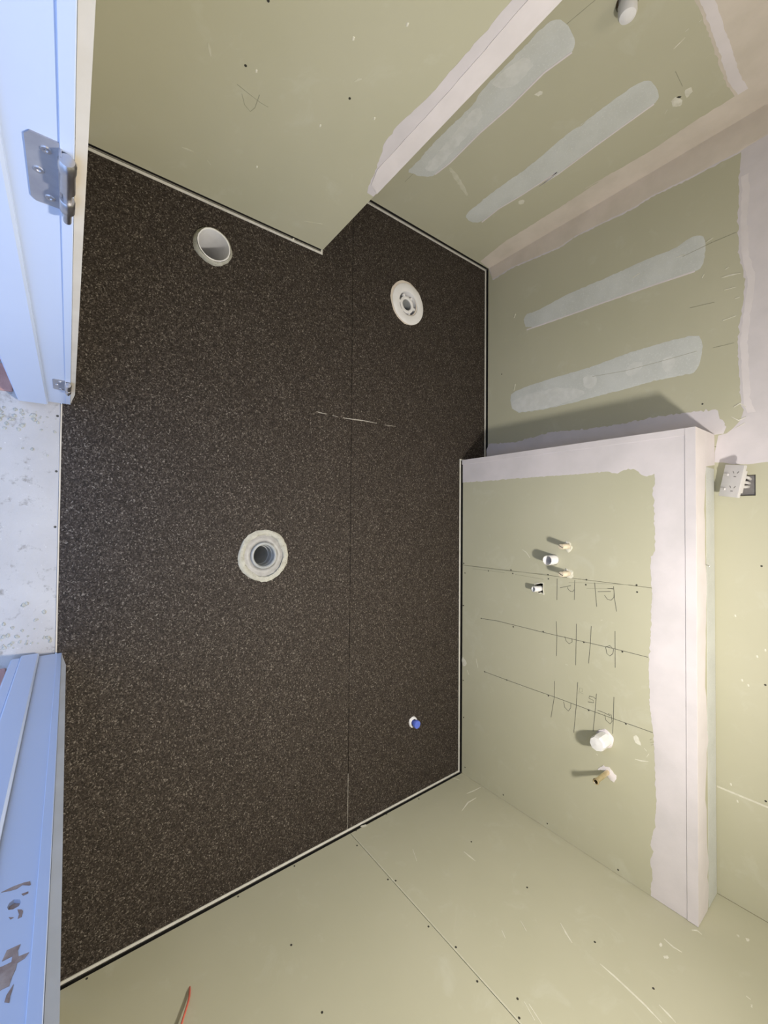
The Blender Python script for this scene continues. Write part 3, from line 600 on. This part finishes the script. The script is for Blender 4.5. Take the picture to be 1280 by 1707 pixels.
# doorway floor: concrete sill with brick edges, threshold strip
fh = slab('floor_hall', [(-1.3, -1.6), (1.3, -1.6), (1.3, -0.126), (XJR + 0.02, -0.126), (XJR + 0.02, -0.0245), (XJL - 0.02, -0.0245), (XJL - 0.02, -0.126), (-1.3, -0.126)], -0.09, -0.002, 'floor', 'concrete', None, (), 'structure')
tag(slab('trim_8', rect(XJL + 0.001, XJR - 0.001, -0.0240, -0.0203), -0.0099, 0.001, 'floor', 'bare_timber', None, (), 'structure'))
for a_ in (-0.30, -0.135, 0.03): link('screw_head', scr, None, fh, None, (a_, -0.031, ZF - 0.0018))
bm = bmesh.new(); box_bm(bm, -0.115, 0.115, -0.038, 0.038, 0, 0.030, 0.004); brick_me = from_bm(bm, 'brick'); brick_me.materials.append(MATS['pink_brick'])
for i, (x, y, a) in enumerate(((-0.390, -0.246, 1.5708), (-0.474, -0.250, 1.5608), (-0.558, -0.248, 1.5708), (-0.642, -0.247, 1.5758), (0.462, -0.246, 1.5708), (0.546, -0.250, 1.5658), (0.630, -0.247, 1.5708))):
    link('brick', brick_me, None, fh, None, (x, y, ZF - 0.026), (0, 0, a))
def crumbs(name, spots, parent, mat, seed, zb):
    rn = random.Random(seed); bm = bmesh.new()
    for x, y, r in spots:
        ring = [bm.verts.new((x + r * rn.uniform(0.6, 1.2) * math.cos(k * 1.047), y + r * rn.uniform(0.6, 1.2) * math.sin(k * 1.047), zb)) for k in range(6)]
        t = [bm.verts.new((x + (v.co.x - x) * 0.55, y + (v.co.y - y) * 0.55, zb + r * rn.uniform(0.3, 0.6))) for v in ring]
        for k in range(6): bm.faces.new((ring[k], ring[(k + 1) % 6], t[(k + 1) % 6], t[k]))
        bm.faces.new(t)
    return link(name, from_bm(bm, name), mat, parent, 'stuff')
rn = random.Random(9)
crumbs('mortar_crumbs', [(XJL + 0.03 + abs(rn.gauss(0, 0.05)), rn.uniform(-0.16, -0.035), rn.uniform(0.002, 0.007)) for _ in range(45)] + [(XJR - 0.03 - abs(rn.gauss(0, 0.05)), rn.uniform(-0.17, -0.035), rn.uniform(0.002, 0.007)) for _ in range(40)], fh, 'plaster_crumb', 9, ZF - 0.002)

# ------------------------------------------------------------------ door frame (door taken off its hinges)
df = empty('door_1', (0, -0.06, ZF)); tag(df, kind='structure')
def dpart(o):
    o.parent = df; o.location = o.location + Vector((0, 0.06, -ZF)); return o
strike = [STRIKE_HOLE]
JB = -0.004
dpart(slab('jamb', rect(-0.122, -0.001, JB, 2.04), -0.020, 0, 'jleft', 'white_paint_daylit'))
dpart(slab('jamb', rect(-0.122, -0.009, JB, 2.04), -0.020, 0, 'jright', 'white_paint_daylit', None, strike))
dpart(slab('mortise_back', rect(-0.060, -0.020, 0.94, 1.0), -0.012, -0.004, 'jright', 'chipped_timber'))
dpart(box('head_jamb', XJL - 0.02, XJR + 0.02, -0.122, 0.004, 2.041, 2.061, 'white_paint_daylit'))
def strip(name, plane, y0, y1, d, mat, z0=0.004, z1=2.04, r=0.003):
    """vertical strip on a jamb with rounded front edges"""
    prof = [(y0, 0), (y0, d - r), (y0 + r, d), (y1 - r, d), (y1, d - r), (y1, 0)]
    P = PL[plane]; bm = bmesh.new()
    A = [bm.verts.new(P(y, z0, dd)) for y, dd in prof]; B = [bm.verts.new(P(y, z1, dd)) for y, dd in prof]
    n = len(prof)
    for i in range(n): bm.faces.new((A[i], A[(i + 1) % n], B[(i + 1) % n], B[i]))
    bm.faces.new(A); bm.faces.new(B)
    return dpart(link(name, from_bm(bm, name), mat))
strip('door_stop', 'jleft', -0.119, -0.0525, 0.010, 'white_paint_daylit', 0.001)
strip('door_stop', 'jright', -0.100, -0.060, 0.010, 'white_paint_daylit', 0.001)
strip('door_stop', 'jright', -0.119, -0.1005, 0.004, 'white_paint_daylit', 0.002, 2.04, 0.0015)
strip('jamb_bead', 'jleft', -0.0125, -0.0012, 0.0016, 'white_paint_daylit', 0.006, 2.04, 0.0007)
strip('jamb_bead', 'jright', -0.0205, -0.0092, 0.0016, 'white_paint_daylit', 0.006, 2.04, 0.0007)
# bare timber edge of the frame on the room side, its foot cut on the slant
for plane, y0, y1 in (('jleft', -0.0008, 0.0085), ('jright', -0.0088, 0.0012)):
    dpart(slab('timber_edge', [(y0, 0.004), (y0 + 0.004, 0.06), (y1, 0.13), (y1, 2.04), (y0, 2.04)], -0.020, 0.0005, plane, 'bare_timber'))
# paint torn away where the strike plate was
for i, s in enumerate(STRIKE_CHIP): dpart(slab('paint_chip', ragged(s, 120 + i, 0.005, 0.0007), -0.0003, 0.0005, 'jright', 'chipped_timber'))

def hinge(zc):
    h = dpart(slab('hinge', [(-0.037, zc - 0.044), (-0.033, zc - 0.050), (-0.0125, zc - 0.050), (-0.0125, zc + 0.050), (-0.033, zc + 0.050), (-0.037, zc + 0.044)], -0.0005, 0.0013, 'jleft', 'dull_steel'))
    kx, ky = XJL + 0.0095, -0.0065
    def sub(o): o.parent = h; return o
    k1 = lathe_me('knuckle', [(0.0, 0.0), (0.0052, 0.0), (0.0068, 0.0015), (0.0068, 0.030), (0.0075, 0.032), (0.0075, 0.042), (0.006, 0.0455), (0.0, 0.0465)], 20)
    k = sub(link('knuckle', k1, 'steel', None, None, (kx, ky, zc - 0.001))); sm(k)
    k2 = lathe_me('knuckle', [(0.0, 0.0), (0.006, 0.0), (0.0068, 0.001), (0.0068, 0.018), (0.006, 0.0195), (0.0, 0.0195)], 20)
    k = sub(link('knuckle', k2, 'steel', None, None, (kx, ky, zc - 0.034))); sm(k)
    p1 = lathe_me('pin', [(0.0, 0.0), (0.0028, 0.0006), (0.0038, 0.002), (0.0038, 0.058), (0.0, 0.058)], 16)
    k = sub(link('pin', p1, 'steel', None, None, (kx, ky, zc - 0.056))); sm(k)
    bm = bmesh.new()
    box_bm(bm, XJL + 0.0002, XJL + 0.0095, -0.0128, -0.0105, zc - 0.034, zc + 0.045, 0.0006)
    sub(link('leaf_bend', from_bm(bm, 'leaf_bend'), 'steel'))
    sme = lathe_me('screw', [(0.0, 0.0006), (0.0012, 0.0002), (0.0018, 0.0012), (0.0040, 0.0011), (0.0046, 0.0)], 14)
    for yy, dz in ((-0.022, 0.035), (-0.0285, 0.003), (-0.021, -0.036)):
        s = sub(link('screw', sme.copy(), 'steel', None, None, (XJL + 0.0013, yy, zc + dz), (0, math.pi / 2, 0)))
    return h
hinge(1.030)['label'] = 'steel hinge leaf with three screws left at mid height on the jamb'
hinge(0.213)['label'] = 'steel hinge leaf left near the foot of the jamb'

# ------------------------------------------------------------------ things in the floor
def waste_root(name, xy, label, cat, group=None):
    return tag(empty(name, (xy[0], xy[1], ZF)), label, cat, group)
# open drain pipe
t = waste_root('drain_pipe', drain, 'open white drain pipe cut off just above the black mat near the left wall', 'drain pipe')
p = link('pipe', lathe_me('pipe', [(0.0575, 0.016), (0.0555, 0.017), (0.053, 0.016), (0.052, -0.45), (0.0, -0.45), (0.0, -0.453), (0.0555, -0.453), (0.0585, 0.0)], 48, {0: 0.001, 1: 0.001}, 3), 'white_pvc', t); sm(p, 60)
p = link('plaster_collar', lathe_me('plaster_collar', [(0.0585, 0.0145), (0.062, 0.012), (0.0665, 0.0025), (0.0672, -0.002), (0.0585, -0.002)], 40, {1: 0.002, 2: 0.003, 3: 0.003}, 8, True), 'plaster_crumb', t); sm(p, 60)
# flanged waste in the alcove
t = waste_root('floor_waste', flange, 'white flanged floor waste with clip ring inside the alcove at the far corner', 'floor waste')
p = link('plaster_bed', lathe_me('plaster_bed', [(0.060, 0.0), (0.104, 0.0012), (0.107, 0.0003), (0.107, -0.002), (0.060, -0.002)], 40, {1: 0.003, 2: 0.003, 3: 0.003}, 5, True), 'cream_compound', t, None, (-0.004, -0.006, 0))
fl = link('flange', lathe_me('flange', [(0.059, 0.0), (0.060, 0.005), (0.063, 0.006), (0.096, 0.005), (0.1005, 0.003), (0.101, 0.0), (0.0615, -0.001), (0.0615, -0.12), (0.0, -0.12), (0.0, -0.118), (0.0585, -0.116)], 48, None, 0, True), 'white_pvc', t); sm(fl, 50)
rg = link('clip_ring', lathe_me('clip_ring', [(0.027, -0.05), (0.0275, -0.008), (0.030, -0.006), (0.040, -0.006), (0.043, -0.008), (0.043, -0.05)], 40, None, 0, True), 'white_pvc', t); sm(rg, 50)
for k, a in enumerate((0.3, 1.35, 2.5, 3.6, 4.6, 5.6)):
    bm = bmesh.new(); box_bm(bm, 0.041, 0.053, -0.006, 0.006, -0.014, -0.005, 0.001)
    link('tab', from_bm(bm, 'tab'), 'white_pvc', rg, None, None, (0, 0, a))
link('bore', lathe_me('bore', [(0.0268, -0.012), (0.0265, -0.10), (0.0, -0.10), (0.0, -0.102), (0.0269, -0.102)], 32), 'grey_pvc', t)
# main waste
t = waste_root('floor_waste', waste, 'round floor waste bedded in crumbly plaster with a dark hole at centre floor', 'floor waste')
p = link('plaster_ring', lathe_me('plaster_ring', [(0.079, -0.001), (0.082, 0.004), (0.092, 0.0055), (0.099, 0.003), (0.101, -0.002), (0.079, -0.006)], 56, {0: 0.004, 1: 0.004, 2: 0.002, 3: 0.003, 4: 0.003}, 14, True), 'plaster_crumb', t); sm(p, 60)
p = link('grey_bed', lathe_me('grey_bed', [(0.0525, -0.004), (0.060, 0.0005), (0.070, -0.002), (0.084, -0.003), (0.084, -0.009), (0.0525, -0.009)], 48, {1: 0.002, 2: 0.002}, 15, True), 'waste_grey', t); sm(p, 60)
lip = link('pipe', lathe_me('pipe', [(0.041, 0.001), (0.043, 0.0045), (0.046, 0.006), (0.050, 0.0045), (0.0525, 0.0), (0.0525, -0.19), (0.0, -0.19), (0.0, -0.188), (0.0355, -0.188), (0.0355, -0.050), (0.0385, -0.048), (0.0385, -0.020), (0.041, -0.018)], 48, None, 0, True), 'grey_pvc', t); sm(lip, 40)
# blue capped pipe stub
t = waste_root('capped_pipe', stub, 'small pipe stub with bright blue cap standing up from the black mat', 'pipe')
p = link('collar', lathe_me('collar', [(0.0165, 0.008), (0.019, 0.009), (0.0245, 0.006), (0.0265, 0.0), (0.0165, 0.0)], 28, {2: 0.0015, 3: 0.002}, 2, True), 'white_pvc', t); sm(p, 60)
p = link('pipe', lathe_me('pipe', [(0.0, -0.008), (0.0120, -0.008), (0.0120, 0.024), (0.0, 0.024)], 28), 'white_pvc', t); sm(p, 40)
p = link('cap', lathe_me('cap', [(0.0125, 0.004), (0.0135, 0.022), (0.0190, 0.023), (0.0190, 0.034), (0.0175, 0.0365), (0.0, 0.037)], 28), 'blue_plastic', t); sm(p, 40)

# ------------------------------------------------------------------ pipes in the low wall
def on_wall_root(name, x, z, label, cat, group=None):
    return tag(empty(name, (x, YH, z), (math.pi / 2, 0, 0)), label, cat, group)     # local z points into the room
for zc, xx, lab in ((0.6125, 0.1107, 'beige threaded pipe plug above the white pipe stub, further from the pencilled letters'),
                    (0.6125, 0.2285, 'beige threaded pipe plug beside the white pipe stub, nearer the pencilled letters')):
    t = on_wall_root('pipe_plug', xx, zc, lab, 'pipe plug', 'beige pipe plugs in the low wall')
    prof = [(0.0, -0.06), (0.0115, -0.06), (0.0115, 0.02)]
    for k in range(7): prof += [(0.0118, 0.022 + k * 0.005), (0.0105, 0.0245 + k * 0.005)]
    prof += [(0.0118, 0.058), (0.0108, 0.060), (0.0, 0.060)]
    p = link('plug', lathe_me('plug', prof, 24), 'beige_plastic', t); sm(p, 50)
    bm = bmesh.new(); box_bm(bm, -0.0105, 0.0105, -0.0014, 0.0014, 0.0595, 0.0606, 0.0002)
    link('slot', from_bm(bm, 'slot'), 'screw_dark', t, None, None, (0, 0, 1.1))
    p = link('chipped_collar', lathe_me('chipped_collar', [(0.0118, 0.003), (0.016, 0.004), (0.021, 0.001), (0.021, -0.002), (0.0118, -0.002)], 16, {1: 0.003, 2: 0.006, 3: 0.004}, int(xx * 1000), True), 'scuff_white', t)
t = on_wall_root('waste_pipe', 0.1745, 0.5465, 'open white plastic pipe stub between the two beige plugs', 'pipe')
p = link('pipe', lathe_me('pipe', [(0.0195, 0.054), (0.0205, 0.0555), (0.0215, 0.054), (0.0215, -0.08), (0.0, -0.08), (0.0, -0.078), (0.0192, -0.078)], 36, None, 0, True), 'white_pvc', t); sm(p, 40)
t = on_wall_root('short_pipe', 0.3135, 0.472, 'short thin open white pipe poking out of a broken square hole', 'pipe')
p = link('pipe', tube_me('pipe', [(0.0, 0.004, -0.045), (0.0, 0.002, 0.0), (0.0, -0.001, 0.018), (0.0, -0.006, 0.036)], 0.0130, 24, False), 'white_pvc', t); sm(p, 60)
sd = p.modifiers.new('wall', 'SOLIDIFY'); sd.thickness = 0.0028; sd.offset = -1
p = slab('hole_rim', ragged([(0.3135 + (x - 0.3135) * 1.16, 0.474 + (z - 0.474) * 1.16) for x, z in LOW_HOLE], 131, 0.005, 0.001), -0.0004, 0.0016, 'low', 'scuff_white', None, [LOW_HOLE])
p.parent = t; p.matrix_parent_inverse = Matrix.LocRotScale(t.location, t.rotation_euler, None).inverted()
t = on_wall_root('capped_pipe', 0.8735, 0.766, 'fat white pipe with a faceted white end cap on the low wall', 'pipe')
p = link('pipe', lathe_me('pipe', [(0.0, -0.05), (0.0272, -0.05), (0.0272, 0.062), (0.0, 0.062)], 32), 'white_pvc', t); sm(p, 40)
p = link('cap', lathe_me('cap', [(0.0274, 0.016), (0.0295, 0.017), (0.0295, 0.060), (0.0262, 0.072), (0.0, 0.0745)], 9), 'white_pvc', t)
p = link('plaster_collar', lathe_me('plaster_collar', [(0.0275, 0.005), (0.032, 0.004), (0.035, 0.0005), (0.0275, 0.0)], 24, {1: 0.0012, 2: 0.003}, 6, True), 'bright_compound', t)
t = on_wall_root('brass_pipe', 1.0024, 0.7767, 'slim brass pipe with flared end sticking out of white filler', 'pipe')
p = link('pipe', lathe_me('pipe', [(0.0070, 0.1005), (0.0084, 0.1015), (0.0118, 0.1005), (0.0120, 0.0965), (0.0090, 0.091), (0.0088, 0.085), (0.0088, -0.06), (0.0, -0.06), (0.0, -0.058), (0.0068, -0.058)], 24, None, 0, True), 'brass', t); sm(p, 40)
rg_ = ragged(BRASS_PLASTER, 130, 0.006, 0.0012)
p = slab('filler', rg_, -0.0004, 0.006, 'low', 'bright_compound', None, (), None, 0.0022)
p.parent = t; p.matrix_parent_inverse = Matrix.LocRotScale(t.location, t.rotation_euler, None).inverted()

# plug stub and chipped hole in the alcove wall
t = tag(empty('capped_pipe', PL['alc'](ALC_PLUG[0][0], ALC_PLUG[0][1], 0), (0, math.pi / 2, 0)), 'pale rounded pipe stub high on the alcove wall at the picture edge', 'pipe')
p = link('pipe', lathe_me('pipe', [(0.0, -0.05), (0.0225, -0.05), (0.0225, 0.030), (0.0, 0.030)], 28), 'white_pvc', t); sm(p, 40)
p = link('cap', lathe_me('cap', [(0.0228, 0.008), (0.0245, 0.009), (0.0245, 0.036), (0.021, 0.044), (0.010, 0.048), (0.0, 0.049)], 28), 'white_pvc', t); sm(p, 40)

# double socket outlet hanging out of its hole
t = tag(empty('power_outlet', (-0.147, YB - 0.052, 1.137), (math.pi / 2 + math.radians(30), math.radians(10.5), 0)), 'white double power outlet hanging loose from its cut-out above the ledge', 'power outlet')
# local x along the wall, local y up the plate, local z out of its face
bm = bmesh.new(); box_bm(bm, -0.0575, 0.0575, -0.036, 0.036, -0.006, 0.006, 0.002)
pl = link('plate', from_bm(bm, 'plate'), 'outlet_plastic', t); sm(pl, 35)
bm = bmesh.new(); box_bm(bm, -0.040, 0.040, -0.020, 0.024, -0.026, -0.0062, 0.002)
link('terminal_block', from_bm(bm, 'terminal_block'), 'outlet_plastic', t)
for sx in (-0.026, 0.026):
    for ly, lx, rot in ((0.002, -0.005, 0.6), (0.019, -0.005, -0.6), (0.0105, 0.010, 1.57)):
        bm = bmesh.new(); box_bm(bm, -0.0044, 0.0044, -0.0013, 0.0013, 0.0057, 0.0064)
        link('socket_slot', from_bm(bm, 'socket_slot'), 'slot_grey', pl, None, (sx + lx, ly, 0), (0, 0, rot))
    bm = bmesh.new(); box_bm(bm, -0.0042, 0.0042, -0.010, 0.010, 0.0052, 0.0115, 0.0012)
    link('switch_rocker', from_bm(bm, 'switch_rocker'), 'outlet_plastic', pl, None, (sx + 0.005, -0.020, 0), (0.18, 0, 0))
for xa in (-0.020, 0.0, 0.017):
    w = tube_me('cable', [(xa, 0.012, -0.022), (xa * 0.9, 0.018, -0.038), (xa * 0.8, 0.008, -0.056), (xa * 0.7, -0.010, -0.084)], 0.0055, 10)
    sm(link('cable', w, 'outlet_plastic', t), 60)

# red wire on the right wall
rp = [PL['right'](a, b_, d) for (a, b_), d in zip(RED_WIRE, (-0.01, 0.004, 0.009, 0.012, 0.014))]
rp += [(XR - 0.016, 0.240, 0.372), (XR - 0.020, 0.226, 0.405)]
base = Vector(rp[0]); 
def smooth_path(pts, k=5):
    P = [Vector(p) for p in pts]; out = []
    for i in range(len(P) - 1):
        p0, p1, p2, p3 = P[max(0, i - 1)], P[i], P[i + 1], P[min(len(P) - 1, i + 2)]
        for j in range(k):
            u = j / k
            out.append(0.5 * ((2 * p1) + (-p0 + p2) * u + (2 * p0 - 5 * p1 + 4 * p2 - p3) * u * u + (-p0 + 3 * p1 - 3 * p2 + p3) * u ** 3))
    out.append(P[-1]); return out
o = link('wire', tube_me('wire', [p - base for p in smooth_path(rp)], 0.0029, 8), 'red_insulation', None, None, base); sm(o, 60)
tag(o, 'thin red wire curling out of the green wall beside the mat', 'wire')

# nail left on the ledge
o = link('nail', tube_me('nail', [(0, 0, -0.012), (0, 0, 0.002), (0.001, -0.012, 0.012), (0.002, -0.03, 0.018)], 0.0012, 8), 'steel', None, None, (0.155, YH + 0.10, ZH + 0.002))
tag(o, 'thin bent nail sticking up out of the white ledge', 'nail')
